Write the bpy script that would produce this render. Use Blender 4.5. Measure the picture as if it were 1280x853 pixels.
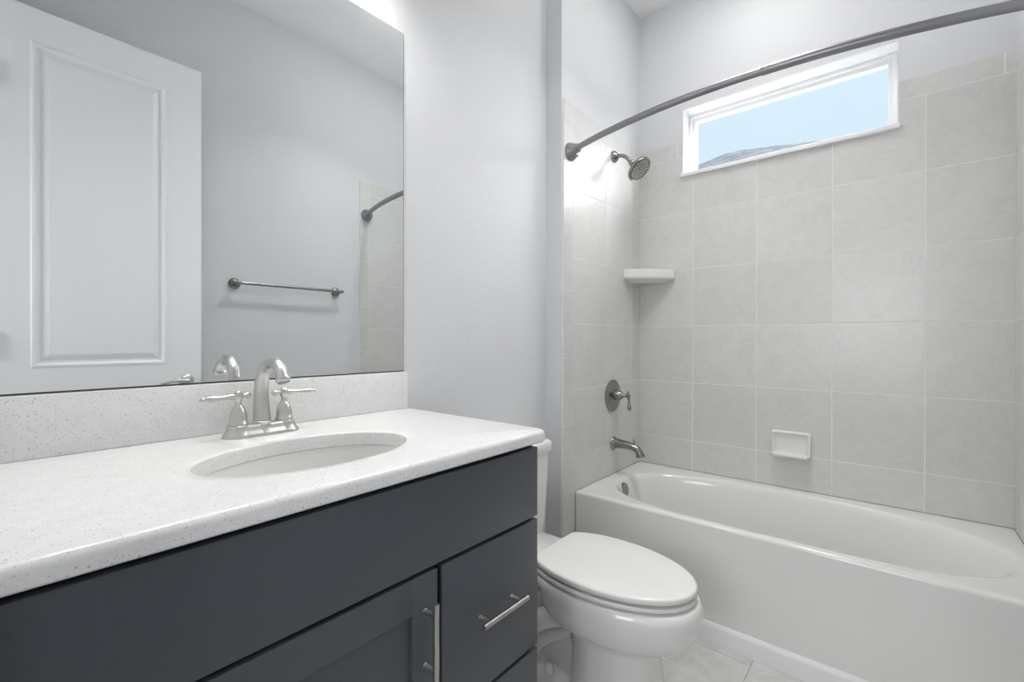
import bpy, bmesh, math, random
from mathutils import Vector, Matrix
random.seed(7)
for o in list(bpy.data.objects): bpy.data.objects.remove(o)
S = bpy.context.scene
COL = S.collection
R = math.radians
H = 1.172                       # camera height above the floor

# ------------------------------------------------------------------ camera
cam = bpy.data.objects.new('camera', bpy.data.cameras.new('camera'))
COL.objects.link(cam); S.camera = cam
cam.data.sensor_width = 36.0
cam.data.lens = 36.0 * 570.245 / 1280.0
cam.data.clip_start = 0.01
yaw, pitch, roll = R(40.047), R(-0.11), R(0.074)
Fw = Vector((math.cos(yaw), math.sin(yaw), 0)); Rt = Vector((math.sin(yaw), -math.cos(yaw), 0)); Up = Vector((0, 0, 1))
F2 = Fw*math.cos(pitch) + Up*math.sin(pitch); U2 = Up*math.cos(pitch) - Fw*math.sin(pitch)
R3 = Rt*math.cos(roll) + U2*math.sin(roll); U3 = U2*math.cos(roll) - Rt*math.sin(roll)
M = Matrix((R3, U3, -F2)).transposed().to_4x4(); M.translation = (0, 0, H)
cam.matrix_world = M

# ------------------------------------------------------------------ world, light, exposure
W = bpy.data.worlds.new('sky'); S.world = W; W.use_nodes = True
# pale blue sky that brightens towards the hazy sun side (well to the right of the window's view)
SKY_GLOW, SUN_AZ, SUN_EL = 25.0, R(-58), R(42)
wn = W.node_tree; wbg = wn.nodes['Background']
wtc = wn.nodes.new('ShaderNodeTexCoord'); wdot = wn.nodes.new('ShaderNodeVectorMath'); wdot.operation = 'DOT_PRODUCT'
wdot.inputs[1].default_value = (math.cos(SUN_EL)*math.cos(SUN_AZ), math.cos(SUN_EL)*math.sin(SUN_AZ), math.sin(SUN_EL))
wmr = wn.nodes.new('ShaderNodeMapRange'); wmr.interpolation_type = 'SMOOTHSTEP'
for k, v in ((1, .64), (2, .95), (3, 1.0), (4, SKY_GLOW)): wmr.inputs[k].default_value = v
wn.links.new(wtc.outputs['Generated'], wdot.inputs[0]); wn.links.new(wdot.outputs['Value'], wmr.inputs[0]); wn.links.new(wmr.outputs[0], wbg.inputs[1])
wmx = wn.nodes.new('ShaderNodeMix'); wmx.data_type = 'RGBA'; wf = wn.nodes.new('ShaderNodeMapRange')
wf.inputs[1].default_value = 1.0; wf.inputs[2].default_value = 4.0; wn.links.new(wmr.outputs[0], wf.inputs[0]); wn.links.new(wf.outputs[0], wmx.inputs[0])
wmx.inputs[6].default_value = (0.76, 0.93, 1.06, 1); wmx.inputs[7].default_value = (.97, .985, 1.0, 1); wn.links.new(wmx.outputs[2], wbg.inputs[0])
vs = S.view_settings
vs.view_transform = 'Standard'; vs.look = 'None'; vs.exposure = 0.0; vs.gamma = 1.0
vs.use_curve_mapping = False
def area(name, loc, target, size, power, color=(1, 1, 1), size_y=None, spread=180):
    l = bpy.data.lights.new(name, 'AREA'); l.energy = power; l.color = color
    l.shape = 'RECTANGLE' if size_y else 'DISK'; l.size = size; l.spread = R(spread)
    if size_y: l.size_y = size_y
    o = bpy.data.objects.new(name, l); COL.objects.link(o)
    o.location = loc
    o.rotation_euler = (Vector(target) - Vector(loc)).to_track_quat('-Z', 'Y').to_euler()
    return o
CEIL = 1.912 + H
L_TUB = (2.06, 0.50); L_ROOM = (1.62, 0.43)
area('tub_downlight', (L_TUB[0], L_TUB[1], CEIL-0.02), (L_TUB[0], L_TUB[1], 0), 0.15, 3.5, (1, .98, .955))
ROOM_GLOW = 12.0        # radiance of the flush ceiling lamp's opal dome
area('room_downlight', (L_ROOM[0], L_ROOM[1], CEIL-0.13), (L_ROOM[0]-.25, L_ROOM[1]+.05, 0), 0.2, 6.0, (1, .985, .965), spread=115)
HALL_FILL = 6.8          # radiance of the window-shaped fill panel added in the hall
VAN_X = (0.22, 0.47, 0.72); VAN_Z = 1.34 + H; VAN_Y = 1.11
for vx in VAN_X:
    l = bpy.data.lights.new('vanity_bulb', 'POINT'); l.energy = 13.0; l.color = (1, .98, .955); l.shadow_soft_size = .045
    o = bpy.data.objects.new('vanity_bulb', l); COL.objects.link(o); o.location = (vx, VAN_Y, VAN_Z-.07)

# ------------------------------------------------------------------ materials
def mat(name, color, rough=.5, metal=0, spec=.5, coat=0, bump=0, bump_scale=200, bump_dist=.001):
    m = bpy.data.materials.new(name); m.use_nodes = True
    nt = m.node_tree; b = nt.nodes['Principled BSDF']
    b.inputs['Base Color'].default_value = (*color, 1); b.inputs['Roughness'].default_value = rough
    b.inputs['Metallic'].default_value = metal; b.inputs['Specular IOR Level'].default_value = spec
    b.inputs['Coat Weight'].default_value = coat
    if bump:
        tc = nt.nodes.new('ShaderNodeTexCoord'); n = nt.nodes.new('ShaderNodeTexNoise'); bp = nt.nodes.new('ShaderNodeBump')
        n.inputs['Scale'].default_value = bump_scale; n.inputs['Detail'].default_value = 3
        bp.inputs['Strength'].default_value = bump; bp.inputs['Distance'].default_value = bump_dist
        nt.links.new(tc.outputs['Object'], n.inputs['Vector']); nt.links.new(n.outputs['Fac'], bp.inputs['Height'])
        nt.links.new(bp.outputs['Normal'], b.inputs['Normal'])
    return m
def ramp(nt, src, stops):
    r = nt.nodes.new('ShaderNodeValToRGB'); e = r.color_ramp.elements
    while len(e) < len(stops): e.new(.5)
    for i, (p, c) in enumerate(stops): e[i].position = p; e[i].color = (*c, 1)
    nt.links.new(src, r.inputs['Fac']); return r
def noise(nt, vec, scale, detail=4, dist=0, rough=.5):
    n = nt.nodes.new('ShaderNodeTexNoise'); n.inputs['Scale'].default_value = scale
    n.inputs['Detail'].default_value = detail; n.inputs['Distortion'].default_value = dist; n.inputs['Roughness'].default_value = rough
    nt.links.new(vec, n.inputs['Vector']); return n
def mixc(nt, fac, a, b, mode='MIX'):
    x = nt.nodes.new('ShaderNodeMix'); x.data_type = 'RGBA'; x.blend_type = mode
    for s, v in ((0, fac), (6, a), (7, b)):
        if hasattr(v, 'is_linked') or isinstance(v, bpy.types.NodeSocket): nt.links.new(v, x.inputs[s])
        elif s == 0: x.inputs[0].default_value = v
        else: x.inputs[s].default_value = (*v, 1)
    return x.outputs[2]
WALL = mat('wall_paint', (.725, .735, .755), .6, spec=.35, bump=.55, bump_scale=170, bump_dist=.0022)
CEILM = mat('ceiling_paint', (.92, .922, .925), .8, spec=.2, bump=.5, bump_scale=60, bump_dist=.003)
TRIM = mat('white_trim_paint', (.86, .86, .86), .35)
DOORM = mat('white_door_paint', (.93, .932, .935), .38)
PORC = mat('white_porcelain', (.80, .80, .78), .08, coat=.4)
ACRYL = mat('white_tub_enamel', (.80, .80, .775), .14, coat=.3)
PLAST = mat('white_plastic_seat', (.80, .80, .78), .2)
NICK = mat('brushed_nickel', (.62, .61, .59), .31, 1)
DNICK = mat('tub_nickel', (.30, .29, .28), .25, 1)
ROD = mat('rod_nickel', (.31, .31, .32), .40, 1)
DARK = mat('shadow_gap_black', (.006, .006, .007), .8)
CAB = mat('charcoal_cabinet_paint', (.074, .082, .095), .38, spec=.45)
MIR = mat('mirror_silver', (.87, .89, .895), .0, 1)
MEDGE = mat('mirror_dark_edge', (.06, .06, .06), .4)
PULL = mat('satin_pull_metal', (.46, .455, .43), .28, 1)
DISH = mat('white_ceramic', (.84, .84, .82), .12, coat=.4)
RUBB = mat('nozzle_rubber', (.70, .70, .69), .5)
HOLE = mat('nozzle_plate', (.16, .16, .16), .45, .3)
VINYL = mat('white_window_vinyl', (.90, .90, .90), .3)

# vertex-free stone, tile and floor materials
def tile_mat(name, base, vein, light, rough=.28):
    m = mat(name, base, rough); nt = m.node_tree; b = nt.nodes['Principled BSDF']
    tc = nt.nodes.new('ShaderNodeTexCoord'); g = nt.nodes.new('ShaderNodeNewGeometry')
    add = nt.nodes.new('ShaderNodeVectorMath'); add.operation = 'MULTIPLY_ADD'
    comb = nt.nodes.new('ShaderNodeCombineXYZ')
    for i in range(3): nt.links.new(g.outputs['Random Per Island'], comb.inputs[i])
    nt.links.new(comb.outputs[0], add.inputs[0]); add.inputs[1].default_value = (13, 27, 41); nt.links.new(tc.outputs['Object'], add.inputs[2])
    v = add.outputs[0]
    n1 = noise(nt, v, 7, 5, 1.2, .6)
    r1 = ramp(nt, n1.outputs['Fac'], ((.30, vein), (.5, base), (.72, light)))
    n2 = noise(nt, v, 5, 4, 2.2, .55)
    r2 = ramp(nt, n2.outputs['Fac'], ((.462, (1, 1, 1)), (.497, (.955, .955, .955)), (.512, (.965, .965, .965)), (.54, (1, 1, 1))))
    c = mixc(nt, 1.0, r1.outputs[0], r2.outputs[0], 'MULTIPLY')
    hs = nt.nodes.new('ShaderNodeMapRange'); hs.inputs[3].default_value = .965; hs.inputs[4].default_value = 1.03
    nt.links.new(g.outputs['Random Per Island'], hs.inputs[0])
    c = mixc(nt, 1.0, c, hs.outputs[0], 'MULTIPLY')
    nt.links.new(c, b.inputs['Base Color'])
    return m
TILE = tile_mat('grey_marble_tile', (.69, .688, .67), (.668, .665, .645), (.708, .706, .69))
GROUT = mat('pale_grout', (.86, .86, .845), .8)
FLOORT = tile_mat('white_marble_floor_tile', (.66, .655, .64), (.57, .565, .55), (.74, .735, .725), .3)
FGROUT = mat('floor_grout', (.66, .66, .64), .8)
def quartz_mat():
    m = mat('speckled_white_quartz', (.8, .8, .8), .22, coat=.15); nt = m.node_tree; b = nt.nodes['Principled BSDF']
    tc = nt.nodes.new('ShaderNodeTexCoord'); v = tc.outputs['Object']
    col = (.83, .83, .825)
    n0 = noise(nt, v, 45, 4)
    c = ramp(nt, n0.outputs['Fac'], ((.35, (.79, .79, .787)), (.65, (.822, .822, .818)))).outputs[0]
    for sc, thr, dark in ((200, .19, (.60, .60, .60)), (115, .09, (.44, .435, .43)), (290, .20, (.66, .66, .655))):
        vo = nt.nodes.new('ShaderNodeTexVoronoi'); vo.inputs['Scale'].default_value = sc; vo.feature = 'F1'
        vo.inputs['Randomness'].default_value = 1
        w = noise(nt, v, sc*1.5, 2); mx = nt.nodes.new('ShaderNodeVectorMath'); mx.operation = 'MULTIPLY_ADD'
        nt.links.new(w.outputs['Color'], mx.inputs[0]); mx.inputs[1].default_value = (.5/sc, .5/sc, .5/sc); nt.links.new(v, mx.inputs[2])
        nt.links.new(mx.outputs[0], vo.inputs['Vector'])
        r = ramp(nt, vo.outputs['Distance'], ((thr, (1, 1, 1)), (thr+.10, (0, 0, 0))))
        sp = nt.nodes.new('ShaderNodeSeparateColor'); nt.links.new(vo.outputs['Color'], sp.inputs[0])
        gt = nt.nodes.new('ShaderNodeMath'); gt.operation = 'GREATER_THAN'; gt.inputs[1].default_value = .55; nt.links.new(sp.outputs[0], gt.inputs[0])
        mu = nt.nodes.new('ShaderNodeMath'); mu.operation = 'MULTIPLY'; nt.links.new(gt.outputs[0], mu.inputs[0]); nt.links.new(r.outputs[0], mu.inputs[1])
        c = mixc(nt, mu.outputs[0], c, dark)
    nt.links.new(c, b.inputs['Base Color']); return m
QUARTZ = quartz_mat()
def emis(name, color, strength):
    m = bpy.data.materials.new(name); m.use_nodes = True; nt = m.node_tree; nt.nodes.clear()
    e = nt.nodes.new('ShaderNodeEmission'); o = nt.nodes.new('ShaderNodeOutputMaterial')
    e.inputs[0].default_value = (*color, 1); e.inputs[1].default_value = strength; nt.links.new(e.outputs[0], o.inputs[0]); return m
LENS = emis('lit_lamp_lens', (1, .97, .92), 6)
def glass_mat():
    m = bpy.data.materials.new('window_glass'); m.use_nodes = True; nt = m.node_tree; nt.nodes.clear()
    t = nt.nodes.new('ShaderNodeBsdfTransparent'); g = nt.nodes.new('ShaderNodeBsdfGlossy'); mx = nt.nodes.new('ShaderNodeMixShader')
    o = nt.nodes.new('ShaderNodeOutputMaterial'); t.inputs[0].default_value = (.97, .985, .99, 1); g.inputs['Roughness'].default_value = 0
    mx.inputs[0].default_value = .04; nt.links.new(t.outputs[0], mx.inputs[1]); nt.links.new(g.outputs[0], mx.inputs[2]); nt.links.new(mx.outputs[0], o.inputs[0]); return m
GLASS = glass_mat()
def shingle_mat():
    m = mat('grey_roof_shingles', (.2, .23, .27), .9); nt = m.node_tree; b = nt.nodes['Principled BSDF']
    tc = nt.nodes.new('ShaderNodeTexCoord'); br = nt.nodes.new('ShaderNodeTexBrick'); br.inputs['Scale'].default_value = 1
    br.inputs['Brick Width'].default_value = .3; br.inputs['Row Height'].default_value = .14; br.inputs['Mortar Size'].default_value = .012
    br.inputs['Color1'].default_value = (.016, .021, .027, 1); br.inputs['Color2'].default_value = (.060, .074, .088, 1); br.inputs['Mortar'].default_value = (.004, .006, .008, 1)
    mp = nt.nodes.new('ShaderNodeMapping'); mp.inputs['Rotation'].default_value = (0, 0, R(90))
    nt.links.new(tc.outputs['Object'], mp.inputs['Vector']); nt.links.new(mp.outputs[0], br.inputs['Vector'])
    n = noise(nt, tc.outputs['Object'], 3.2, 5, 0, .7); r = ramp(nt, n.outputs['Fac'], ((.42, (.25, .25, .25)), (.58, (1.9, 1.9, 1.9))))
    nt.links.new(mixc(nt, 1.0, br.outputs['Color'], r.outputs[0], 'MULTIPLY'), b.inputs['Base Color']); return m
SHINGLE = shingle_mat()
STUCCO = mat('neighbour_stucco', (.62, .62, .6), .9)
LAWN = mat('pale_gravel', (.20, .20, .195), .95, bump=.5, bump_scale=30, bump_dist=.02)

# ------------------------------------------------------------------ mesh helpers
def BM(): return bmesh.new()
def box(bm, lo, hi, bev=0, seg=2):
    t = bmesh.new(); bmesh.ops.create_cube(t, size=1)
    for v in t.verts: v.co = Vector([(lo[i]+hi[i])/2 + v.co[i]*(hi[i]-lo[i]) for i in range(3)])
    if bev: bmesh.ops.bevel(t, geom=t.edges[:], offset=bev, segments=seg, profile=.5, affect='EDGES')
    merge(bm, t)
def merge(bm, t):
    me = bpy.data.meshes.new('tmp'); t.to_mesh(me); t.free(); bm.from_mesh(me); bpy.data.meshes.remove(me)
def loft(bm, rings, cap0=True, cap1=True, close=True):
    rv = [[bm.verts.new(p) for p in r] for r in rings]
    n = len(rings[0])
    for a, b in zip(rv, rv[1:]):
        for i in range(n if close else n-1):
            j = (i+1) % n
            try: bm.faces.new((a[i], a[j], b[j], b[i]))
            except ValueError: pass
    if cap0: bm.faces.new(rv[0][::-1])
    if cap1: bm.faces.new(rv[-1])
    return rv
def frame_of(d):
    d = d.normalized(); a = Vector((0, 0, 1)) if abs(d.z) < .9 else Vector((1, 0, 0))
    u = d.cross(a).normalized(); return u, d.cross(u).normalized()
def lathe(bm, org, axis, prof, n=32, caps=(True, True), sides=None):
    org = Vector(org); ax = Vector(axis).normalized(); u, v = frame_of(ax); n = sides or n
    loft(bm, [[org + ax*h + (u*math.cos(2*math.pi*i/n) + v*math.sin(2*math.pi*i/n))*max(r, .0002) for i in range(n)] for r, h in prof], *caps)
def tube(bm, pts, rad, n=16, caps=(True, True)):
    pts = [Vector(p) for p in pts]; rad = rad if isinstance(rad, (list, tuple)) else [rad]*len(pts)
    rings = []; u = None
    for i, p in enumerate(pts):
        d = (pts[min(i+1, len(pts)-1)] - pts[max(i-1, 0)]).normalized()
        if u is None: u, v = frame_of(d)
        u = (u - d*u.dot(d)).normalized(); v = d.cross(u)
        rings.append([p + (u*math.cos(2*math.pi*k/n) + v*math.sin(2*math.pi*k/n))*rad[i] for k in range(n)])
    loft(bm, rings, *caps)
def bez(p0, p1, p2, p3, n=16):
    P = [Vector(p) for p in (p0, p1, p2, p3)]
    return [P[0]*(1-t)**3 + P[1]*3*t*(1-t)**2 + P[2]*3*t*t*(1-t) + P[3]*t**3 for t in [i/n for i in range(n+1)]]
def sphere(bm, c, r, sc=(1, 1, 1), n=16):
    t = bmesh.new(); bmesh.ops.create_uvsphere(t, u_segments=n*2, v_segments=n, radius=r)
    for v in t.verts: v.co = Vector([c[i] + v.co[i]*sc[i] for i in range(3)])
    merge(bm, t)
def tag(o, label=None, cat=None, group=None, kind=None):
    if label: o['label'] = label
    if cat: o['category'] = cat
    if group: o['group'] = group
    if kind: o['kind'] = kind
    return o
WPOS = {}
def thing(name, label, cat, loc, group=None):
    o = bpy.data.objects.new(name, None); COL.objects.link(o); o.location = loc; o.empty_display_size = .05
    WPOS[o.name] = Vector(loc); return tag(o, label, cat, group)
def obj(name, bm, m, parent=None, smooth=35, origin=None):
    bmesh.ops.remove_doubles(bm, verts=bm.verts[:], dist=1e-6)
    bmesh.ops.recalc_face_normals(bm, faces=bm.faces[:])
    me = bpy.data.meshes.new(name)
    base = WPOS[parent.name] if parent else Vector((0, 0, 0))
    if origin is None:
        if parent: org = base
        else:
            xs = [v.co for v in bm.verts]
            org = Vector([(min(p[i] for p in xs)+max(p[i] for p in xs))/2 for i in range(2)] + [min(p[2] for p in xs)])
    else: org = Vector(origin)
    bmesh.ops.translate(bm, verts=bm.verts[:], vec=-org)
    bm.to_mesh(me); bm.free()
    for mm in (m if isinstance(m, (list, tuple)) else [m]): me.materials.append(mm)
    if smooth:
        me.shade_smooth(); me.set_sharp_from_angle(angle=R(smooth))
    o = bpy.data.objects.new(name, me); COL.objects.link(o); o.location = org - base
    if parent: o.parent = parent
    WPOS[o.name] = org
    return o
def struct(name, bm, m, parent=None, smooth=0, origin=None):
    o = obj(name, bm, m, parent, smooth, origin)
    if not parent: o['kind'] = 'structure'
    return o

# ------------------------------------------------------------------ measured planes (z relative to the camera + H)
D, A, B, F = 1.2553, 1.1677, 2.5667, 1.8495      # vanity wall, alcove wall, window wall, tub apron
O = A - 1.524                                     # opposite wall
AL, XT = 1.7383, 1.7446                           # alcove wall's free edge, tile edge
XW = 0.012                                        # door wall face
TT = .008
Z = lambda z: z + H
ZT, ZTOP, ZB0 = Z(-.7156), Z(1.109), Z(1.027)
ROWS = [Z(-.7156-.02), Z(-.5526), Z(-.2336), Z(.0794), Z(.3933), Z(.7113), ZB0]

# ------------------------------------------------------------------ room shell
bm = BM(); box(bm, (-1.6, -1.2, -.1), (2.9, 1.6, 0)); floor = struct('floor', bm, FGROUT)
bm = BM()
fx0, fy0, tw, th, g = -1.55, -1.13, .61, .305, .0025
i = 0
y = fy0
while y < 1.5:
    x = fx0 - (.305 if i % 2 else 0)
    while x < 2.6:
        x0, x1, y0, y1 = max(x, -1.58)+g/2, min(x+tw, 2.55)-g/2, max(y, -1.18)+g/2, min(y+th, 1.25)-g/2
        if x1 > x0+.01 and y1 > y0+.01: box(bm, (x0, y0, -.004), (x1, y1, .004), .001, 1)
        x += tw
    y += th; i += 1
obj('floor_tile', bm, FLOORT, floor, 0)
bm = BM(); box(bm, (-1.6, -1.2, CEIL), (2.9, 1.6, CEIL+.1)); struct('ceiling', bm, CEILM)
bm = BM()
box(bm, (-.10, D, 0), (AL, D+.14, CEIL)); box(bm, (AL, A, 0), (2.75, D+.14, CEIL))
wv = struct('wall_vanity', bm, WALL)
bm = BM(); box(bm, (-.10, O-.14, 0), (2.75, O, CEIL)); wo = struct('wall_opposite', bm, WALL)
WY0, WY1, WZ0, WZ1 = -.010, .912, Z(.918), Z(1.287)
bm = BM()
box(bm, (B, O, 0), (B+.16, A, WZ0)); box(bm, (B, O, WZ1), (B+.16, A, CEIL))
box(bm, (B, O, WZ0), (B+.16, WY0, WZ1)); box(bm, (B, WY1, WZ0), (B+.16, A, WZ1))
wb = struct('wall_window', bm, WALL)
DY0, DY1, DH = -.185, .60, 2.55
bm = BM()
box(bm, (-.10, O, 0), (XW, DY0-.03, CEIL)); box(bm, (-.10, DY1+.0, 0), (XW, D, CEIL)); box(bm, (-.10, DY0-.03, DH), (XW, DY1, CEIL))
struct('wall_door', bm, WALL)
bm = BM()
box(bm, (-1.6, -1.2, 0), (-1.5, 1.6, CEIL)); box(bm, (-1.5, -1.2, 0), (-.10, -1.1, CEIL)); box(bm, (-1.5, 1.5, 0), (-.10, 1.6, CEIL))
box(bm, (-.10, -1.2, 0), (-.0999, O, CEIL)); box(bm, (-.10, D+.14, 0), (-.0999, 1.6, CEIL))
struct('wall_hall', bm, WALL)
bm = BM()
box(bm, (-.10, DY0-.03, 0), (XW, DY0-.012, DH)); box(bm, (-.10, DY0-.012, DH-.018), (XW, DY1, DH))
struct('trim_1', bm, TRIM)

# tile surround: every tile its own bevelled slab over a grout bed, one mesh per wall
G = .0036
def tiles(bm, axis, plane, sgn, cols, rows, cut=None):
    """cols/rows are joint coordinates; plane is the wall face, sgn the way the tile stands off it"""
    for a0, a1 in zip(cols, cols[1:]):
        for z0, z1 in zip(rows, rows[1:]): tile1(bm, axis, plane, sgn, a0, a1, z0, z1, cut)
def tile1(bm, axis, plane, sgn, a0, a1, z0, z1, cut=None):
    a0, a1 = min(a0, a1), max(a0, a1)
    parts = [(a0, a1, z0, z1)]
    if cut:
        c0, c1, d0, d1 = cut
        if a1 > c0 and a0 < c1 and z1 > d0 and z0 < d1:
            parts = []
            if z0 < d0: parts.append((a0, a1, z0, d0+G/2))
            if a0 < c0: parts.append((a0, c0+G/2, max(z0, d0-G/2) if z0 < d0 else z0, z1))
            if a1 > c1: parts.append((c1-G/2, a1, max(z0, d0-G/2) if z0 < d0 else z0, z1))
    for p0, p1, q0, q1 in parts:
        p0 += G/2; p1 -= G/2; q0 += G/2; q1 -= G/2
        if p1-p0 < .004 or q1-q0 < .004: continue
        t0, t1 = sorted((plane+sgn*.001, plane+sgn*TT))
        if axis == 'x': box(bm, (t0, p0, q0), (t1, p1, q1), .0009, 1)
        else: box(bm, (p0, t0, q0), (p1, t1, q1), .0009, 1)
def bed(bm, axis, plane, sgn, a0, a1, z0, z1):
    t0, t1 = sorted((plane, plane+sgn*(TT-.0012)))
    if axis == 'x': box(bm, (t0, a0, z0), (t1, a1, z1))
    else: box(bm, (a0, t0, z0), (a1, t1, z1))
# window wall
gb = BM()
bed(gb, 'x', B, -1, O, A, ROWS[0], WZ0); bed(gb, 'x', B, -1, O, WY0, WZ0, ZTOP-.002); bed(gb, 'x', B, -1, WY1, A, WZ0, ZTOP-.002)
obj('tile_grout', gb, GROUT, wb, 0)
tb = BM(); cut = (WY0, WY1, WZ0, 9)
cols = [A, A-.3144, A-.6285, A-.9436, A-1.2618, O]
tiles(tb, 'x', B, -1, cols[::-1], ROWS, cut)
bull = [O] + [A-s for s in (1.487, 1.17, .855, .54, .225)] + [A]
for a0, a1 in zip(bull, bull[1:]): tile1(tb, 'x', B, -1, a0, a1, ZB0, ZTOP, cut)
obj('wall_tile', tb, TILE, wb, 0)
# the two end walls of the tub alcove
def end_wall(wall, plane, sgn):
    cx = [XT+.0785, B-.43, B-.1155, B-TT]
    gb = BM(); bed(gb, 'y', plane, sgn, XT+.001, B-TT, ROWS[0], ZTOP-.002); bed(gb, 'y', plane, sgn, XT+.001, F-.002, .0, ROWS[0])
    obj('tile_grout', gb, GROUT, wall, 0)
    tb = BM(); tiles(tb, 'y', plane, sgn, cx, ROWS)
    for z0, z1 in zip([0, .146, .462, .773, 1.09, 1.403, 1.718, 2.034], [.146, .462, .773, 1.09, 1.403, 1.718, 2.034, ZTOP]): tile1(tb, 'y', plane, sgn, XT, cx[0], z0, z1)
    tile1(tb, 'y', plane, sgn, cx[0], F-.003, .085, ROWS[0])
    for a0, a1 in ((cx[0], 1.975), (1.975, 2.29), (2.29, B-TT)): tile1(tb, 'y', plane, sgn, a0, a1, ZB0, ZTOP)
    obj('wall_tile', tb, TILE, wall, 0)
end_wall(wv, A, -1); end_wall(wo, O, 1)

# window
wy0, wy1 = WY0, WY1
win = bpy.data.objects.new('window_1', None); COL.objects.link(win); win.location = (B+.09, .45, WZ0); win['kind'] = 'structure'; WPOS['window_1'] = Vector(win.location)
def ring(bm, x0, x1, y0, y1, z0, z1, w, wt=None, wb_=None, bev=.002):
    wt = wt or w; wb_ = wb_ or w
    box(bm, (x0, y0, z0), (x1, y0+w, z1), bev); box(bm, (x0, y1-w, z0), (x1, y1, z1), bev)
    box(bm, (x0, y0+w-.001, z1-wt), (x1, y1-w+.001, z1), bev); box(bm, (x0, y0+w-.001, z0), (x1, y1-w+.001, z0+wb_), bev)
# painted reveal lining
bm = BM()
box(bm, (B-.003, WY0, WZ1-.004), (B+.09, WY1, WZ1)); box(bm, (B-.003, WY1-.004, WZ0), (B+.09, WY1, WZ1)); box(bm, (B-.003, WY0, WZ0), (B+.09, WY0+.004, WZ1))
obj('reveal_lining', bm, VINYL, win, 0)
bm = BM(); ring(bm, B+.085, B+.145, WY0+.004, WY1-.004, WZ0, WZ1-.004, .016, .016, .035); obj('window_frame', bm, VINYL, win, 0)
bm = BM(); ring(bm, B+.10, B+.14, WY0+.018, WY1-.018, WZ0+.02, WZ1-.018, .020, .022, .03); obj('sash', bm, VINYL, win, 0)
bm = BM(); box(bm, (B+.119, WY0+.03, WZ0+.04), (B+.123, WY1-.03, WZ1-.03)); obj('window_pane', bm, GLASS, win, 0)
bm = BM(); box(bm, (B-.025, WY0-.004, WZ0-.012), (B+.09, WY1+.004, WZ0+.010), .004, 3); obj('window_sill', bm, VINYL, win, 40)

# baseboards
def baseboard(name, segs):
    bm = BM()
    for lo, hi in segs: box(bm, lo, hi, .003)
    struct(name, bm, TRIM)
baseboard('baseboard_vanity', [((.93, D-.013, 0.004), (AL-.002, D, .135))])
baseboard('baseboard_opposite', [((XW, O, 0.004), (XT-.004, O+.013, .135))])

# door, open flat-ish against the wall beside the doorway
DF = -.20; dx0, dx1, dz0, dz1 = .075, .7585, .012, Z(1.358)
door = bpy.data.objects.new('door_1', None); COL.objects.link(door); door.location = (dx0, DF-.0175, 0); door['kind'] = 'structure'; WPOS['door_1'] = Vector(door.location)
def panel_ring(bm, x0, x1, z0, z1, y0):
    prof = [(0, 0), (.004, .003), (.012, .0035), (.020, -.009), (.030, -.010), (.052, -.001), (.056, 0)]
    rings = [[(x0+i, y0+d, z0+i), (x1-i, y0+d, z0+i), (x1-i, y0+d, z1-i), (x0+i, y0+d, z1-i)] for i, d in prof]
    loft(bm, rings, False, True)
def face_with_holes(bm, y0, x0, x1, zz, px0, px1):
    """door face strips around the panels; zz = z breaks alternating rail, panel, rail ..."""
    def q(a, b, c, d): bm.faces.new([bm.verts.new((p[0], y0, p[1])) for p in ((a, c), (b, c), (b, d), (a, d))])
    q(x0, px0, zz[0], zz[-1]); q(px1, x1, zz[0], zz[-1])
    for k in range(0, len(zz)-1, 2): q(px0, px1, zz[k], zz[k+1])
bm = BM()
px0, px1 = .160, .6165
zz = [dz0, .24, Z(-.31), Z(-.118), Z(1.222), dz1]
face_with_holes(bm, DF, dx0, dx1, zz, px0, px1)
panel_ring(bm, px0, px1, zz[1], zz[2], DF); panel_ring(bm, px0, px1, zz[3], zz[4], DF)
for f in ([(dx0, DF, dz0), (dx0, DF-.035, dz0), (dx0, DF-.035, dz1), (dx0, DF, dz1)], [(dx1, DF, dz0), (dx1, DF-.035, dz0), (dx1, DF-.035, dz1), (dx1, DF, dz1)],
          [(dx0, DF, dz1), (dx1, DF, dz1), (dx1, DF-.035, dz1), (dx0, DF-.035, dz1)], [(dx0, DF, dz0), (dx1, DF, dz0), (dx1, DF-.035, dz0), (dx0, DF-.035, dz0)],
          [(dx0, DF-.035, dz0), (dx1, DF-.035, dz0), (dx1, DF-.035, dz1), (dx0, DF-.035, dz1)]):
    bm.faces.new([bm.verts.new(p) for p in f])
obj('door_leaf', bm, DOORM, door, 0)
bm = BM(); kz = Z(-.203); kx = .694
lathe(bm, (kx, DF, kz), (0, 1, 0), [(.033, 0), (.033, .004), (.028, .010), (.014, .014), (.011, .02), (.011, .045), (.006, .05)], 32)
tube(bm, [(kx, DF+.043, kz), (kx-.03, DF+.046, kz+.004), (kx-.07, DF+.046, kz+.003), (kx-.10, DF+.043, kz-.006), (kx-.112, DF+.042, kz-.004)], [.009, .0085, .0075, .0065, .005], 14)
obj('door_handle', bm, NICK, door)
bm = BM(); box(bm, (dx1-.0005, DF-.028, kz-.028), (dx1+.0015, DF-.006, kz+.028), .0008); box(bm, (dx1, DF-.022, kz-.008), (dx1+.009, DF-.011, kz+.008), .002); obj('latch_plate', bm, NICK, door)
for hz in (.25, 1.15, 2.22):
    bm = BM(); lathe(bm, (dx0-.006, DF+.006, hz-.05), (0, 0, 1), [(.004, -.004), (.007, 0), (.007, .1), (.004, .104)], 14); box(bm, (dx0-.004, DF-.03, hz-.045), (dx0+.0005, DF+.004, hz+.045), .0008); obj('hinge', bm, NICK, door)

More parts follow.
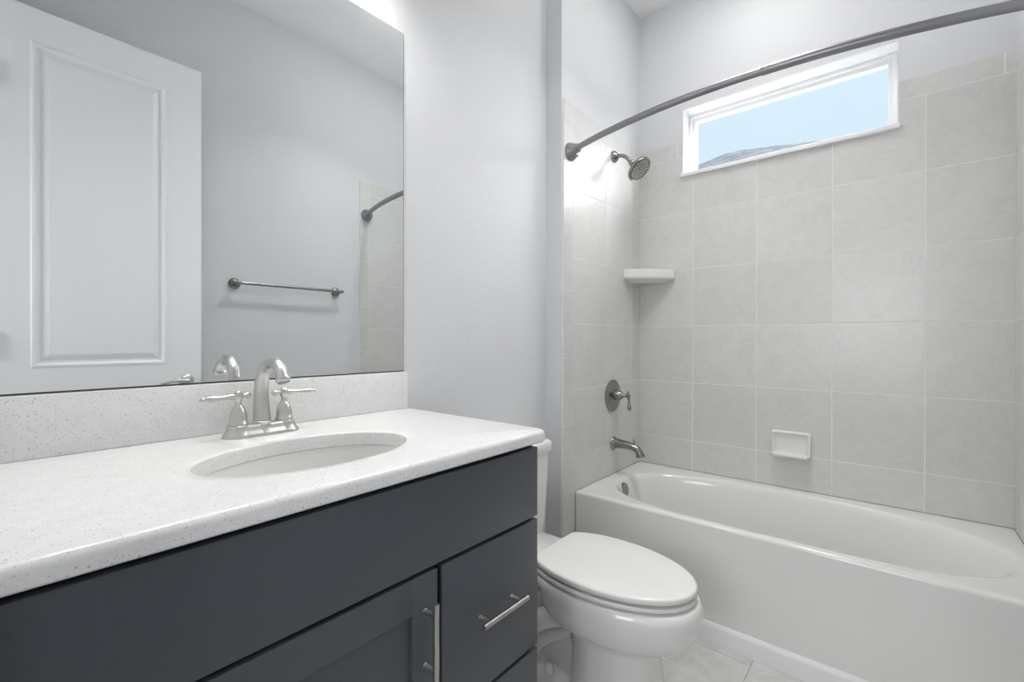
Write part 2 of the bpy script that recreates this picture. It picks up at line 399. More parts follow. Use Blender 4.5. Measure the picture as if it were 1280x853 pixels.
# ------------------------------------------------------------------ vanity cabinet
VX0, VX1, VF = .016, .9251, .6922
ZC = Z(-.225); ZCB = Z(-.255)
van = thing('vanity_cabinet', 'charcoal painted vanity cabinet with bar pulls, under the speckled white counter', 'vanity cabinet', (.47, .97, 0))
bm = BM()
cz = ZCB-.001
box(bm, (VX0, VF+.0195, .09), (VX0+.018, D-.001, cz)); box(bm, (VX1-.018, VF+.0195, .09), (VX1, D-.001, cz))
box(bm, (VX0+.018, VF+.0195, .09), (VX1-.018, D-.001, .108)); box(bm, (VX0+.018, D-.012, .108), (VX1-.018, D-.001, cz))
box(bm, (.593, VF+.0195, .108), (.611, D-.012, .60)); box(bm, (.593, VF+.0195, .60), (.611, VF+.06, cz))
for q0, q1 in ((cz-.03, cz), (Z(-.47), Z(-.425)), (Z(-.79), Z(-.755))): box(bm, (VX0+.018, VF+.0195, q0), (VX1-.018, VF+.0375, q1))
box(bm, (VX0+.003, VF+.08, 0.0045), (VX1-.003, VF+.098, .09))
obj('carcass', bm, CAB, van, 0)
bm = BM(); box(bm, (VX0+.003, VF+.0185, .10), (VX1-.003, VF+.0194, ZCB-.0015)); obj('shadow_gap', bm, DARK, van, 0)
def slab(name, x0, x1, z0, z1):
    bm = BM(); box(bm, (x0, VF, z0), (x1, VF+.0184, z1), .0016, 2); return obj(name, bm, CAB, van, 40)
slab('false_front', VX0+.002, VX1, Z(-.4425), ZCB-.0145)
DX0 = .6082
def bar_pull(parent, c, along, half=.075, post=.0535):
    c = Vector(c); a = Vector(along); out = Vector((0, -1, 0)); bm = BM()
    lathe(bm, c + out*.032 - a*half, a, [(.0048, 0), (.0060, .0012), (.0060, 2*half-.0012), (.0048, 2*half)], 20)
    for s in (-1, 1): lathe(bm, c + a*(s*post), out, [(.0055, 0), (.0046, .002), (.0046, .031)], 14)
    o = obj('bar_pull', bm, PULL, parent); o['label'] = 'brushed nickel bar pull'; return o
for z0, z1 in ((Z(-.767), Z(-.451)), (.102, Z(-.777))):
    d = slab('drawer_front', DX0, VX1, z0, z1)
    bar_pull(d, (.7705, VF, Z(-.605) if z0 > .2 else (z0+z1)/2), (1, 0, 0))
def shaker(x0, x1, z0, z1, handle_x):
    fr = .0605; bm = BM()
    box(bm, (x0, VF, z0), (x0+fr, VF+.0184, z1), .0012); box(bm, (x1-fr, VF, z0), (x1, VF+.0184, z1), .0012)
    box(bm, (x0+fr, VF, z1-.068), (x1-fr, VF+.0184, z1), .0008); box(bm, (x0+fr, VF, z0), (x1-fr, VF+.0184, z0+.068), .0008)
    box(bm, (x0+fr-.005, VF+.0095, z0+.06), (x1-fr+.005, VF+.0165, z1-.06))
    d = obj('cabinet_door', bm, CAB, van, 40)
    bar_pull(d, (handle_x, VF, Z(-.575)), (0, 0, 1), .078, .0525)
shaker(VX0+.002, .5957, .102, Z(-.451), .565)

# counter with oval cut-out and backsplash
ctr = thing('countertop', 'white speckled quartz countertop with oval sink cut-out, on the charcoal vanity', 'countertop', (.47, .95, ZCB))
SX, SY, SA, SB = .452, .910, .208, .136
N = 96
cx0, cx1, cy0, cy1 = XW+.002, .946, .6722, D-.0005
def rrect(inset, z, r=.022):
    x0, x1, y0, y1 = cx0, cx1-inset, cy0+inset, cy1
    pts = []
    for i in range(N):
        t = 2*math.pi*i/N; d = (math.cos(t), math.sin(t))
        s = min((x1-SX)/d[0] if d[0] > 1e-9 else ((x0-SX)/d[0] if d[0] < -1e-9 else 9), (y1-SY)/d[1] if d[1] > 1e-9 else ((y0-SY)/d[1] if d[1] < -1e-9 else 9))
        pts.append([SX+d[0]*s, SY+d[1]*s])
    for qx, qy in ((x0, y0), (x0, y1), (x1, y1), (x1, y0)):            # snap one vertex to each corner
        k = min(range(N), key=lambda k: (pts[k][0]-qx)**2+(pts[k][1]-qy)**2); pts[k] = [qx, qy]
    k = min(range(N), key=lambda k: (pts[k][0]-x1)**2+(pts[k][1]-y0)**2)
    pts[k] = [x1-.3*r, y0+.3*r]
    a, b = pts[k-1], pts[(k+1) % N]
    # pull neighbours so that the front corner is rounded
    if abs(a[0]-x1) > 1e-6 or True:
        prev, nxt = pts[k-1], pts[(k+1) % N]
        if abs(prev[1]-y0) < 1e-6: pts[k-1] = [x1-r, y0]; pts[(k+1) % N] = [x1, y0+r]
        else: pts[k-1] = [x1, y0+r]; pts[(k+1) % N] = [x1-r, y0]
    return [(p[0], p[1], z) for p in pts]
def ell(a, b, z, cx=SX, cy=SY): return [(cx+a*math.cos(2*math.pi*i/N), cy+b*math.sin(2*math.pi*i/N), z) for i in range(N)]
bm = BM()
loft(bm, [ell(SA+.0, SB+.0, ZCB), ell(SA, SB, ZC-.004), ell(SA+.0012, SB+.0012, ZC-.0012), ell(SA+.004, SB+.004, ZC), ell(SA+.03, SB+.02, ZC), rrect(.012, ZC), rrect(.0075, ZC-.001), rrect(.0035, ZC-.0035),
          rrect(.001, ZC-.0075), rrect(0, ZC-.012), rrect(0, ZCB+.003), rrect(.003, ZCB), ell(SA, SB, ZCB)], False, False)
obj('counter_slab', bm, QUARTZ, ctr, 40)
bm = BM(); box(bm, (cx0, D-.0195, ZC+.0004), (.9345, D-.0008, Z(-.1045)), .0015); tag(obj('backsplash', bm, QUARTZ, None, 40), 'white speckled quartz backsplash strip between the countertop and the wall mirror', 'backsplash')

sink = thing('undermount_sink', 'white oval porcelain basin set under the speckled countertop', 'sink', (SX, SY, ZCB-.15))
bm = BM(); zs = ZCB-.001
inner = [(1.012, 0), (1.0, -.012), (.975, -.045), (.92, -.085), (.80, -.118), (.60, -.138), (.35, -.147), (.12, -.150)]
rings = [ell(SA*1.10, SB*1.14, zs), ell(SA*1.012, SB*1.012, zs)] + [ell(SA*k, SB*k, zs+d) for k, d in inner[1:]]
rings += [ell(SA*k*1.03+.012, SB*k*1.03+.012, zs+d-.012) for k, d in inner[::-1]] + [ell(SA*1.10, SB*1.14, zs-.012), ell(SA*1.10, SB*1.14, zs)]
loft(bm, rings, False, False); obj('basin', bm, PORC, sink, 50)
bm = BM(); lathe(bm, (SX, SY, zs-.152), (0, 0, 1), [(.03, 0), (.03, .004), (.026, .006), (.022, .004), (.021, .004), (.018, .007), (.006, .009)]); obj('drain', bm, NICK, sink)

# ------------------------------------------------------------------ faucet
FX, FY = .452, 1.163
fau = thing('faucet', 'brushed nickel two handle gooseneck faucet behind the oval sink', 'faucet', (FX, FY, ZC))
bm = BM()
def stadium(hl, r, z, n=24):
    pts = []
    for i in range(n+1): t = -math.pi/2 + math.pi*i/n; pts.append((FX+hl+r*math.cos(t), FY+r*math.sin(t), z))
    for i in range(n+1): t = math.pi/2 + math.pi*i/n; pts.append((FX-hl+r*math.cos(t), FY+r*math.sin(t), z))
    return pts
loft(bm, [stadium(.0515, r, ZC+h) for r, h in ((.0325, 0), (.0325, .003), (.030, .008), (.0255, .013), (.0225, .019), (.0215, .024), (.019, .0265))])
for s in (-1, 0, 1):
    lathe(bm, (FX+s*.0515, FY, ZC), (0, 0, 1), [(.0335, 0), (.0335, .003), (.031, .008), (.0265, .0135), (.0245, .020), (.0235, .0265), (.021, .028)], 40)
obj('deck_plate', bm, NICK, fau, 50)
bm = BM()
lathe(bm, (FX, FY, ZC+.027), (0, 0, 1), [(.0215, 0), (.0215, .003), (.0195, .005)], 40)
path = bez((FX, FY, ZC+.030), (FX, FY+.010, ZC+.085), (FX, FY+.010, ZC+.135), (FX, FY-.022, ZC+.160), 14) + bez((FX, FY-.022, ZC+.160), (FX, FY-.052, ZC+.183), (FX, FY-.096, ZC+.176), (FX, FY-.112, ZC+.140), 16)[1:]
rad = [.0195 - .0063*min(1, i/14) for i in range(len(path))]
tube(bm, path, rad, 28)
tip = Vector(path[-1]); dirn = (Vector(path[-1])-Vector(path[-2])).normalized()
lathe(bm, tip-dirn*.001, dirn, [(.0132, 0), (.0155, .001), (.0162, .005), (.0155, .010), (.0140, .0115), (.0125, .0115), (.0120, .008)], 32)
obj('spout', bm, NICK, fau, 50)
bm = BM(); lathe(bm, (FX, FY+.028, ZC+.02), (0, 0, 1), [(.0025, 0), (.0025, .093), (.005, .095), (.0065, .101), (.005, .107), (.002, .109)], 16); obj('lift_rod', bm, NICK, fau)
for s in (-1, 1):
    hx = FX+s*.0515; bm = BM()
    lathe(bm, (hx, FY, ZC+.0285), (0, 0, 1), [(.0205, 0), (.0205, .004), (.0185, .006), (.0180, .018), (.0165, .028), (.0135, .037), (.0098, .042), (.0072, .046), (.0066, .052), (.0072, .057), (.0092, .060), (.0095, .070), (.0080, .075), (.0045, .078), (.0012, .0795)], 32)
    zl = ZC+.0285+.066; ax = Vector((s, -.10, -.02)).normalized()
    lathe(bm, Vector((hx, FY, zl)) + ax*.006, ax, [(.0048, 0), (.0070, .004), (.0074, .009), (.0058, .016), (.0050, .028), (.0060, .042), (.0078, .050), (.0084, .056), (.0066, .060), (.0040, .064), (.0050, .067), (.0048, .071), (.0012, .074)], 20)
    lathe(bm, Vector((hx, FY, zl)) - ax*.006, -ax, [(.0050, 0), (.0042, .005), (.0048, .008), (.0072, .012), (.0072, .017), (.0042, .022), (.001, .0238)], 20)
    o = obj('lever_handle', bm, NICK, fau, 50)
    bm = BM(); lathe(bm, (hx, FY, ZC+.0268), (0, 0, 1), [(.0198, 0), (.0198, .0022)], 32); obj('seal_ring', bm, DARK, o)

# ------------------------------------------------------------------ mirror
mir = thing('wall_mirror', 'large frameless wall mirror with thin dark edge, above the speckled backsplash', 'mirror', (.47, D-.003, Z(-.103)))
mx0, mx1, mz0, mz1, my = XW+.003, .9287, Z(-.1035), Z(1.0157), D-.005
bm = BM(); box(bm, (mx0, my+.0004, mz0), (mx1-.0006, D-.0008, mz1-.0006)); obj('backing', bm, MEDGE, mir, 0)
bm = BM(); bm.faces.new([bm.verts.new(p) for p in ((mx0, my, mz0+.003), (mx1-.0022, my, mz0+.003), (mx1-.0022, my, mz1-.0022), (mx0, my, mz1-.0022))])
ex = bmesh.ops.extrude_face_region(bm, geom=bm.faces[:]); bmesh.ops.translate(bm, verts=[v for v in ex['geom'] if isinstance(v, bmesh.types.BMVert)], vec=(0, .0003, 0))
obj('mirror_glass', bm, MIR, mir, 0)

# ------------------------------------------------------------------ bathtub
TX0, TX1, TY0, TY1 = F, B-TT-.001, O+TT+.001, A-TT-.001
tub = thing('bathtub', 'white alcove bathtub with flat apron, under the window wall tile', 'bathtub', ((TX0+TX1)/2, (TY0+TY1)/2, 0))
NT = 128
tcx, tcy = 2.205, .395
def trect(ins, z, ins2=None):
    x0, x1, y0, y1 = TX0+ins, TX1, TY0, TY1
    pts = []
    for i in range(NT):
        t = 2*math.pi*i/NT; d = (math.cos(t), math.sin(t))
        s = min((x1-tcx)/d[0] if d[0] > 1e-9 else ((x0-tcx)/d[0] if d[0] < -1e-9 else 9), (y1-tcy)/d[1] if d[1] > 1e-9 else ((y0-tcy)/d[1] if d[1] < -1e-9 else 9))
        pts.append([tcx+d[0]*s, tcy+d[1]*s, z])
    for qx, qy in ((x0, y0), (x0, y1), (x1, y1), (x1, y0)):
        k = min(range(NT), key=lambda k: (pts[k][0]-qx)**2+(pts[k][1]-qy)**2); pts[k] = [qx, qy, z]
    return pts
def sup(a0, a1, b0, b1, z, n=2.4):
    """a0 front half-width, a1 back, b0 half-length to the right end, b1 to the drain end"""
    pts = []
    for i in range(NT):
        t = 2*math.pi*i/NT; c, s = math.cos(t), math.sin(t)
        # radial direction parameterisation so that loops stay aligned with the outline
        a = a1 if c > 0 else a0; b = b1 if s > 0 else b0
        m_ = n if c > 0 else n + 1.7*abs(c)
        r = (abs(c/a)**m_ + abs(s/b)**m_) ** (-1/m_)
        pts.append((tcx+c*r, tcy+s*r, z))
    return pts
bm = BM()
basin = [(1.045, 1.03, 1.02, 0), (1.015, 1.008, 1.005, -.003), (.995, .99, .985, -.012), (.975, .965, .97, -.035), (.95, .92, .955, -.09), (.91, .85, .935, -.18), (.87, .78, .91, -.26), (.80, .70, .86, -.30), (.66, .58, .74, -.322), (.40, .36, .45, -.33), (.1, .1, .1, -.335)]
rings = [trect(0, .0045), trect(0, ZT-.014), trect(.0012, ZT-.008), trect(.0045, ZT-.003), trect(.010, ZT), trect(.03, ZT-.0015)]
rings += [sup(.298*kx_, .283*kx_, .70*kr, .695*kl, ZT+dz-.002) for kx_, kr, kl, dz in basin]
loft(bm, rings, False, True)
obj('tub_shell', bm, ACRYL, tub, 50)
bm = BM(); oy = tcy+.695*.962
lathe(bm, (2.165, oy+.004, Z(-.772)), (0, -1, .12), [(.039, -.004), (.039, .005), (.036, .009), (.02, .011), (.004, .0115)], 32); obj('overflow_plate', bm, DNICK, tub)
bm = BM(); lathe(bm, (2.205, .85, ZT-.333), (0, 0, 1), [(.036, -.004), (.036, .004), (.03, .007), (.01, .010)], 32); obj('drain', bm, NICK, tub)
bm = BM()
pr = [(0, .0045), (-.013, .0045), (-.013, .066), (-.011, .074), (-.006, .080), (0, .082)]
loft(bm, [[(F+a, yy, b) for a, b in pr] for yy in (TY0, TY1)], True, True); obj('apron_base_trim', bm, TRIM, tub, 30)

# ------------------------------------------------------------------ shower fittings
SHX = 2.228
sh = thing('shower_fixture', 'round nickel shower head on a bent arm, on the tiled end wall', 'shower head', (SHX, A-TT, Z(.985)))
bm = BM(); lathe(bm, (SHX, A-TT, Z(.985)), (0, -1, 0), [(.031, 0), (.031, .004), (.028, .012), (.020, .020), (.014, .026), (.013, .030)], 32); obj('wall_flange', bm, DNICK, sh)
hc = Vector((SHX, 1.012, Z(.882))); hn = Vector((-.06, -.70, -.71)).normalized(); neck = hc - hn*.066
bm = BM(); tube(bm, bez((SHX, A-TT-.005, Z(.985)), (SHX, A-.06, Z(.985)), (SHX, A-.075, Z(.975)), neck - hn*.008, 14), .0105, 18); obj('shower_arm', bm, DNICK, sh)
bm = BM(); lathe(bm, neck, hn, [(.012, -.01), (.017, -.006), (.0175, .008), (.014, .014), (.017, .020), (.024, .032), (.040, .044), (.058, .050), (.0655, .054), (.068, .060), (.0665, .067), (.062, .069), (.060, .067)], 44); hd = obj('spray_head', bm, DNICK, sh, 50)
bm = BM(); lathe(bm, neck+hn*.0655, hn, [(.0605, -.003), (.0605, 0), (.056, .0015), (.002, .0015)], 40); fp = obj('face_plate', bm, HOLE, hd)
u, v = frame_of(hn); bm = BM()
for rr, cnt in ((.010, 5), (.020, 9), (.030, 14), (.040, 19), (.0495, 24)):
    for k in range(cnt):
        t = 2*math.pi*k/cnt + rr*40; c = neck + hn*.0665 + u*math.cos(t)*rr + v*math.sin(t)*rr
        lathe(bm, c, hn, [(.0036, -.001), (.0034, .0018), (.0018, .003)], 8)
o = obj('nozzles', bm, RUBB, hd); o['kind'] = 'stuff'

vl = thing('shower_valve', 'round nickel shower valve plate with a drop lever, above the tub spout', 'shower valve', (SHX-.01, A-TT, Z(-.297)))
vx = SHX-.01
bm = BM(); lathe(bm, (vx, A-TT, Z(-.297)), (0, -1, 0), [(.086, 0), (.086, .003), (.080, .008), (.060, .013), (.035, .016), (.030, .018)], 48); obj('escutcheon', bm, DNICK, vl, 50)
bm = BM()
lathe(bm, (vx, A-TT-.014, Z(-.292)), (0, -1, 0), [(.028, 0), (.028, .008), (.0265, .024), (.022, .036), (.014, .046), (.010, .052), (.0105, .058), (.007, .062), (.007, .068), (.011, .071), (.0125, .078), (.010, .085), (.004, .088)], 32)
lz = Z(-.292); ly = A-TT-.014-.077
lathe(bm, (vx, ly, lz+.004), (0, -.10, -1), [(.006, 0), (.0085, .010), (.0062, .022), (.0055, .034), (.008, .052), (.0105, .066), (.0095, .075), (.004, .080)], 20)
lathe(bm, (vx, ly, lz+.006), (0, 0, 1), [(.006, 0), (.0045, .005), (.0075, .011), (.006, .017), (.001, .020)], 20)
obj('lever_handle', bm, DNICK, vl, 50)

sp = thing('tub_spout', 'nickel tub spout with pull-up diverter knob, over the tub drain end', 'tub spout', (SHX, A-TT, Z(-.553)))
zs_ = Z(-.553)
bm = BM()
lathe(bm, (SHX, A-TT, zs_), (0, -1, 0), [(.036, 0), (.036, .004), (.031, .010), (.026, .016)], 32)
pth = [(SHX, A-TT-.010, zs_), (SHX, A-TT-.04, zs_+.002), (SHX, A-TT-.09, zs_+.000), (SHX, A-TT-.115, zs_-.004), (SHX, A-TT-.135, zs_-.014), (SHX, A-TT-.148, zs_-.030), (SHX, A-TT-.153, zs_-.043)]
tube(bm, pth, [.027, .023, .0195, .019, .0185, .019, .0215], 24)
tp = Vector(pth[-1]); lathe(bm, tp, (0, -.25, -1), [(.0215, 0), (.0235, .003), (.0225, .008), (.018, .009), (.016, .004)], 24)
obj('spout_body', bm, DNICK, sp, 50)
bm = BM(); lathe(bm, (SHX, A-TT-.120, zs_+.012), (0, -.1, 1), [(.0035, 0), (.0035, .010), (.0075, .013), (.0085, .018), (.006, .023), (.001, .0245)], 20); obj('diverter_knob', bm, DNICK, sp)

# curved shower rod
rod = thing('shower_curtain_rod', 'curved brushed metal shower curtain rod spanning above the bathtub', 'shower rod', (1.80, .405, Z(.875)))
rz = Z(.875); ry0, ry1 = O+TT, A-TT
def rodp(t, x0=1.795, bow=.140): yy = ry0 + (ry1-ry0)*t; return (x0 - bow*(1-(2*t-1)**2), yy, rz)
ts = [i/64 for i in range(65)]
bm = BM(); tube(bm, [rodp(t) for t in ts if t >= .44], .0128, 24); tube(bm, [rodp(t) for t in ts if t <= .44], .0145, 24)
tube(bm, [rodp(t) for t in (.436, .438, .452, .454)], [.0128, .0150, .0150, .0128], 24)
obj('rod_tube', bm, ROD, rod, 50)
for yy, s in ((ry1, -1), (ry0, 1)):
    bm = BM(); lathe(bm, (1.797, yy, rz), (0, s, 0), [(.041, 0), (.041, .006), (.037, .010), (.037, .017), (.033, .021), (.029, .036), (.025, .042), (.020, .042)], 36)
    t1 = .032
    lathe(bm, Vector((1.795, yy, rz)) + Vector((-.38*.0, s*.012, 0)), (-.36, s, 0), [(.0155, 0), (.021, .014), (.021, .042), (.017, .048)], 24)
    f = obj('wall_flange', bm, ROD, rod, 50)
    bm = BM(); lathe(bm, (1.797, yy+s*.018, rz-.021), (-.2, s*.3, -1), [(.0035, 0), (.0035, .006), (.002, .0065)], 12); obj('set_screw', bm, DARK, f)

# corner shelf
shelf = thing('corner_shelf', 'white ceramic corner shelf on tile below the shower head', 'shelf', (B-.1, A-.1, Z(.34)))
bm = BM(); q = .212; z0, z1 = Z(.324), Z(.394)
cxs, cys = B-TT-.0005, A-TT-.0005
def tri(k, z, front=0):
    """corner outline: along the window wall, a chamfered end, a bowed front, along the end wall"""
    L = q*k; pts = [(cxs, cys), (cxs, cys-L)]
    c = .03*k; pts.append((cxs-c, cys-L))
    for i in range(1, 12):
        t = i/12; a = Vector((cxs-c, cys-L)); b = Vector((cxs-L, cys-c)); p = a.lerp(b, t); bow = math.sin(math.pi*t)*(.014*k)
        pts.append((p.x-bow*.707, p.y-bow*.707))
    pts += [(cxs-L, cys-c), (cxs-L, cys)]
    return [(p[0], p[1], z) for p in pts]
loft(bm, [tri(.62, z0), tri(.70, z0+.002), tri(.97, z0+.018), tri(1.0, z0+.026), tri(1.0, z1-.004), tri(.985, z1), tri(.93, z1), tri(.90, z1-.004), tri(.86, z1-.012), tri(.5, z1-.014)])
obj('shelf_body', bm, DISH, shelf, 30)

# soap dish
sd = thing('soap_dish', 'white ceramic soap dish mounted on the tile above the tub', 'soap dish', (B-TT, .385, Z(-.566)))
bm = BM(); sy0, sy1, sz0, sz1 = .303, .468, Z(-.566), Z(-.4385); bx = B-TT-.0005
def rr(y0, y1, z0, z1, x, r, n=5):
    pts = []
    for cyy, czz, a0 in ((y1-r, z1-r, 0), (y0+r, z1-r, 90), (y0+r, z0+r, 180), (y1-r, z0+r, 270)):
        for i in range(n+1):
            t = R(a0+90*i/n); pts.append((x, cyy+r*math.cos(t), czz+r*math.sin(t)))
    return pts
def dish(ins, dx, zb=0): return rr(sy0+ins, sy1-ins, sz0+ins+zb, sz1-ins, bx-dx, .012)
loft(bm, [dish(0, 0), dish(0, .012), dish(.003, .018), dish(.008, .020), dish(.013, .016), dish(.018, .008), dish(.026, .006)], True, True)
# projecting tray lip along the lower edge
prof = [(.004, .000), (.040, .003), (.050, .008), (.054, .016), (.052, .024), (.047, .027), (.042, .024), (.036, .017), (.022, .015), (.006, .018)]
n = 18; rings = []
for i in range(n+1):
    t = i/n; yy = sy0+.001 + (sy1-sy0-.002)*t; e = min(t, 1-t); k = .62+.38*min(1, math.sqrt(max(0, e/.09)))
    rings.append([(bx-a*k, yy, sz0+b) for a, b in prof])
loft(bm, rings, True, True)
obj('dish_body', bm, DISH, sd, 40)

# ------------------------------------------------------------------ toilet
toi = thing('toilet', 'white two piece toilet with closed elongated lid, between vanity and bathtub', 'toilet', (1.372, .85, 0))
tx = 1.372; seat_z = Z(-.735)
NB = 64
def egg(hw, yf, yb, z, ym=.74, n=2.15, nb=2.6, cx=tx):
    pts = []
    for i in range(NB):
        t = 2*math.pi*i/NB; c, s = math.cos(t), math.sin(t)
        b = (yb-ym) if s > 0 else (ym-yf); e = nb if s > 0 else n
        r = (abs(c/hw)**e + abs(s/b)**e) ** (-1/e); pts.append((cx+c*r, ym+s*r, z))
    return pts
bm = BM(); rim = seat_z-.0505
loft(bm, [egg(.136, .545, .86, .0045, .70, 2.2, 2.2), egg(.136, .545, .86, .02, .70, 2.2, 2.2), egg(.130, .553, .855, .06, .70, 2.2, 2.2), egg(.126, .556, .85, .15, .70, 2.2, 2.2), egg(.128, .550, .86, .216, .70, 2.2, 2.3),
          egg(.134, .540, .88, .236, .72), egg(.150, .508, .93, .247, .73), egg(.168, .474, .955, .261, .735, 2.15, 2.0), egg(.181, .452, .975, .278, .735, 2.15, 2.0), egg(.188, .438, .985, .312, .735, 2.15, 2.05), egg(.190, .433, .99, .345, .735, 2.15, 2.2), egg(.189, .434, .99, .366, .735), egg(.184, .439, .99, rim-.008, .735), egg(.177, .446, .985, rim, .735), egg(.12, .50, .94, rim, .735)], True, True)
# foot flange, rear deck and trapway
loft(bm, [egg(.135, .80, 1.13, .0045, .96, 2.6, 2.6), egg(.135, .80, 1.13, .045, .96, 2.6, 2.6), egg(.126, .81, 1.12, .060, .96, 2.6, 2.6), egg(.10, .83, 1.09, .075, .96, 2.4, 2.4), egg(.075, .84, 1.07, .11, .96, 2.2, 2.2)], True, True)
def rbox(x0, x1, y0, y1, z, r=.03, n=5):
    pts = []
    for cxx, cyy, a0 in ((x1-r, y1-r, 0), (x0+r, y1-r, 90), (x0+r, y0+r, 180), (x1-r, y0+r, 270)):
        for i in range(n+1): t = R(a0+90*i/n); pts.append((cxx+r*math.cos(t), cyy+r*math.sin(t), z))
    return pts
loft(bm, [rbox(tx-.06, tx+.06, .93, 1.10, .06), rbox(tx-.07, tx+.07, .92, 1.12, .20), rbox(tx-.10, tx+.10, .91, 1.20, .30), rbox(tx-.135, tx+.135, .90, 1.222, .335), rbox(tx-.145, tx+.145, .90, 1.225, .355), rbox(tx-.145, tx+.145, .90, 1.225, rim-.004), rbox(tx-.138, tx+.138, .905, 1.218, rim)], True, True)
loft(bm, [egg(.098, .74, 1.10, .03, .92, 2.4, 2.6), egg(.090, .74, 1.09, .12, .92, 2.4, 2.6), egg(.092, .74, 1.09, .20, .92, 2.4, 2.6), egg(.115, .74, 1.12, .27, .92, 2.4, 2.6), egg(.135, .74, 1.16, .32, .92, 2.4, 2.6)], True, True)
for s in (-1, 1):
    tube(bm, bez((tx+s*.085, .80, .275), (tx+s*.135, .90, .255), (tx+s*.130, 1.00, .19), (tx+s*.075, 1.03, .055), 20), [.036]*21, 18)
    tube(bm, bez((tx+s*.07, .84, .20), (tx+s*.115, .89, .19), (tx+s*.110, .97, .13), (tx+s*.07, .99, .05), 20), [.030]*21, 18)
obj('bowl', bm, PORC, toi, 60)
for s in (-1, 1):
    bm = BM(); lathe(bm, (tx+s*.118, .888, .057), (0, 0, 1), [(.0165, 0), (.0165, .010), (.015, .020), (.010, .026), (.002, .028)], 24); obj('bolt_cap', bm, PORC, toi)
def seat_ring(ins, z, back=.955): return [(p[0], min(p[1], back-ins), p[2]) for p in egg(.186-ins, .446+ins, 1.015-ins, z, .745, 2.0, 2.2)]
bm = BM()
loft(bm, [egg(.12, .51, .90, rim+.005, .735), seat_ring(.007, rim+.005), seat_ring(.001, rim+.009), seat_ring(0, rim+.014), seat_ring(.003, rim+.020), seat_ring(.012, rim+.022), egg(.12, .51, .90, rim+.022, .735), egg(.12, .51, .90, rim+.005, .735)], False, False)
obj('seat', bm, PLAST, toi, 50)
bm = BM(); lz0 = rim+.0275
loft(bm, [seat_ring(.010, lz0), seat_ring(.004, lz0+.001), seat_ring(.001, lz0+.005), seat_ring(.001, lz0+.014), seat_ring(.0025, lz0+.0175), seat_ring(.006, lz0+.020), seat_ring(.012, lz0+.0212), seat_ring(.09, lz0+.0222)], True, True)
obj('lid', bm, PLAST, toi, 50)
for s in (-1, 1):
    bm = BM(); box(bm, (tx+s*.075-.022, .945, rim-.001), (tx+s*.075+.022, .985, rim+.026), .006, 3); obj('lid_hinge', bm, PLAST, toi, 50)
# tank
ty0, ty1 = 1.093, D-.012; tr = 1.578
thw = tr-tx
bm = BM()
loft(bm, [rbox(tx-thw+.045, tx+thw-.045, ty0+.025, ty1, Z(-.800), .03), rbox(tx-thw+.034, tx+thw-.034, ty0+.016, ty1, Z(-.785), .03), rbox(tx-thw+.028, tx+thw-.028, ty0+.012, ty1, Z(-.73), .03), rbox(tx-thw+.012, tx+thw-.012, ty0+.006, ty1, Z(-.462), .03)], True, True)
obj('tank', bm, PORC, toi, 50)
bm = BM()
zl0, zl1 = Z(-.462), Z(-.4125)
loft(bm, [rbox(tx-thw+.006, tx+thw-.006, ty0+.003, ty1+.003, zl0, .03), rbox(tx-thw, tx+thw, ty0-.002, ty1+.004, zl0+.006, .03), rbox(tx-thw, tx+thw, ty0-.002, ty1+.004, zl1-.016, .03), rbox(tx-thw+.004, tx+thw-.004, ty0+.002, ty1+.002, zl1-.006, .03), rbox(tx-thw+.014, tx+thw-.014, ty0+.012, ty1-.005, zl1, .03)], True, True)
obj('tank_lid', bm, PORC, toi, 50)
bm = BM(); lathe(bm, (tx-.15, ty0+.008, Z(-.52)), (0, -1, 0), [(.014, 0), (.014, .008), (.009, .012)], 20); tube(bm, [(tx-.15, ty0-.004, Z(-.52)), (tx-.11, ty0-.012, Z(-.523)), (tx-.075, ty0-.014, Z(-.53))], [.006, .006, .008], 12); obj('flush_lever', bm, NICK, toi)

# ------------------------------------------------------------------ towel bar on the opposite wall (seen in the mirror)
tw_ = thing('towel_bar', 'slim nickel towel bar on the grey wall, seen in the mirror beside the door', 'towel bar', (1.26, O, Z(.315)))
tz = Z(.318)
bm = BM(); tube(bm, [(.945, O+.062, tz), (1.585, O+.062, tz)], .009, 18); sphere(bm, (.945, O+.062, tz), .0098); sphere(bm, (1.585, O+.062, tz), .0098); obj('bar', bm, DNICK, tw_)
for px_ in (.962, 1.568):
    bm = BM(); lathe(bm, (px_, O, tz), (0, 1, 0), [(.031, 0), (.031, .006), (.027, .012), (.016, .018), (.011, .035), (.0145, .052), (.0145, .068), (.010, .073), (.002, .075)], 28); obj('post', bm, DNICK, tw_)

# ------------------------------------------------------------------ lamps of the room (above the frame)
def can(name, label, x, y, r):
    t = thing(name, label, 'ceiling light', (x, y, CEIL))
    bm = BM(); lathe(bm, (x, y, CEIL), (0, 0, -1), [(r+.02, 0), (r+.02, .004), (r+.005, .008), (r, .006)], 40, (False, False)); obj('trim_ring', bm, TRIM, t)
    bm = BM(); lathe(bm, (x, y, CEIL-.001), (0, 0, -1), [(r, 0), (r, .003)], 40); obj('lens', bm, LENS, t)
can('recessed_light', 'round recessed ceiling light above the bathtub', *L_TUB, .07)
t = thing('flush_ceiling_light', 'round flush ceiling light in the middle of the room', 'ceiling light', (*L_ROOM, CEIL))
bm = BM(); lathe(bm, (*L_ROOM, CEIL), (0, 0, -1), [(.15, 0), (.15, .02), (.14, .025)], 40); obj('base_ring', bm, NICK, t)
OPAL = emis('opal_lamp_dome', (1, .99, .975), ROOM_GLOW)
bm = BM(); lathe(bm, (*L_ROOM, CEIL-.026), (0, 0, -1), [(.132, 0), (.134, .02), (.125, .05), (.10, .075), (.06, .09), (.003, .095)], 40); obj('opal_dome', bm, OPAL, t)
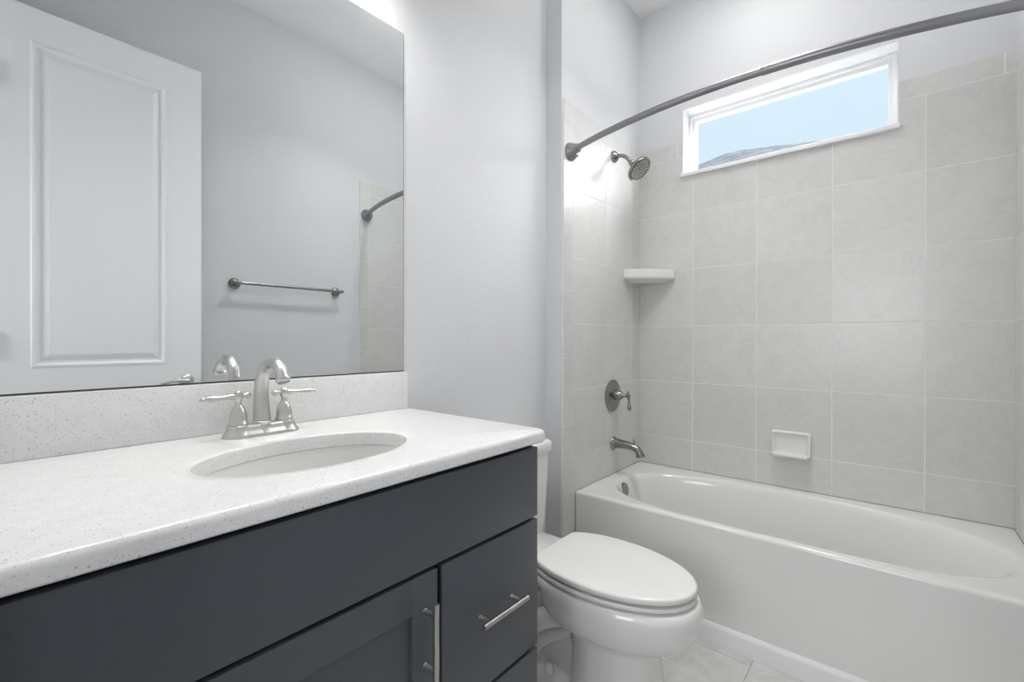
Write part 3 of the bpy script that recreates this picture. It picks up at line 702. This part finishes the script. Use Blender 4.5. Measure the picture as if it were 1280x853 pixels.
t = thing('vanity_light', 'three shade nickel vanity light on the wall above the mirror', 'wall light', (.47, D, VAN_Z))
bm = BM(); box(bm, (.17, D-.02, VAN_Z-.03), (.77, D-.0005, VAN_Z+.03), .006, 3)
for vx_ in VAN_X: tube(bm, bez((vx_, D-.015, VAN_Z), (vx_, D-.08, VAN_Z+.01), (vx_, VAN_Y, VAN_Z+.03), (vx_, VAN_Y, VAN_Z+.005), 10), .008, 12); lathe(bm, (vx_, VAN_Y, VAN_Z+.01), (0, 0, -1), [(.012, 0), (.025, .008), (.025, .035)], 24)
obj('backplate_and_arms', bm, NICK, t)
FROST = mat('frosted_shade_glass', (.95, .95, .94), .5); FROST.node_tree.nodes['Principled BSDF'].inputs['Transmission Weight'].default_value = .9
for vx_ in VAN_X:
    bm = BM(); lathe(bm, (vx_, VAN_Y, VAN_Z-.02), (0, 0, -1), [(.027, 0), (.040, .02), (.052, .06), (.058, .11), (.056, .11), (.050, .06), (.038, .022), (.026, .003)], 32, (False, False)); obj('glass_shade', bm, FROST, t)

# glowing panel shaped like a window, added behind the camera to light the room
hfill = bpy.data.objects.new('hall_fill_panel', None); COL.objects.link(hfill); hfill.location = (-1.49, .2, .9); hfill['kind'] = 'structure'; WPOS['hall_fill_panel'] = Vector(hfill.location)
bm = BM(); ring(bm, -1.4998, -1.46, -.30, .70, .85, 2.15, .06); obj('window_frame', bm, VINYL, hfill, 0)  # border of the added fill panel
FILLM = emis('hall_fill_glow', (.955, .98, 1), HALL_FILL)
bm = BM(); box(bm, (-1.495, -.245, .905), (-1.485, .645, 2.095)); obj('window_pane', bm, FILLM, hfill, 0)  # glowing face of the added fill panel

# ------------------------------------------------------------------ outside: neighbour's roof and ground
bm = BM(); box(bm, (2.76, -30, -.4), (40, 30, -.3)); struct('ground', bm, LAWN)
nb = thing('neighbour_house', 'neighbouring house with a grey shingle roof, beyond the window', 'house', (14, 1.75, -.3))
bm = BM(); box(bm, (9.5, -1.5, -.3), (18.5, 5.0, Z(2.95))); obj('house_wall', bm, STUCCO, nb, 0)
bm = BM()
P = [(9, -1.9, Z(2.9)), (19, -1.9, Z(2.9)), (19, 5.4, Z(2.9)), (9, 5.4, Z(2.9)), (14, 3.37, Z(5.37)), (14, 3.8, Z(5.37))]
vv = [bm.verts.new(p) for p in P]
for f in ((0, 3, 5, 4), (1, 4, 5, 2), (0, 4, 1), (3, 2, 5), (0, 1, 2, 3)): bm.faces.new([vv[i] for i in f])
obj('house_roof', bm, SHINGLE, nb, 0)
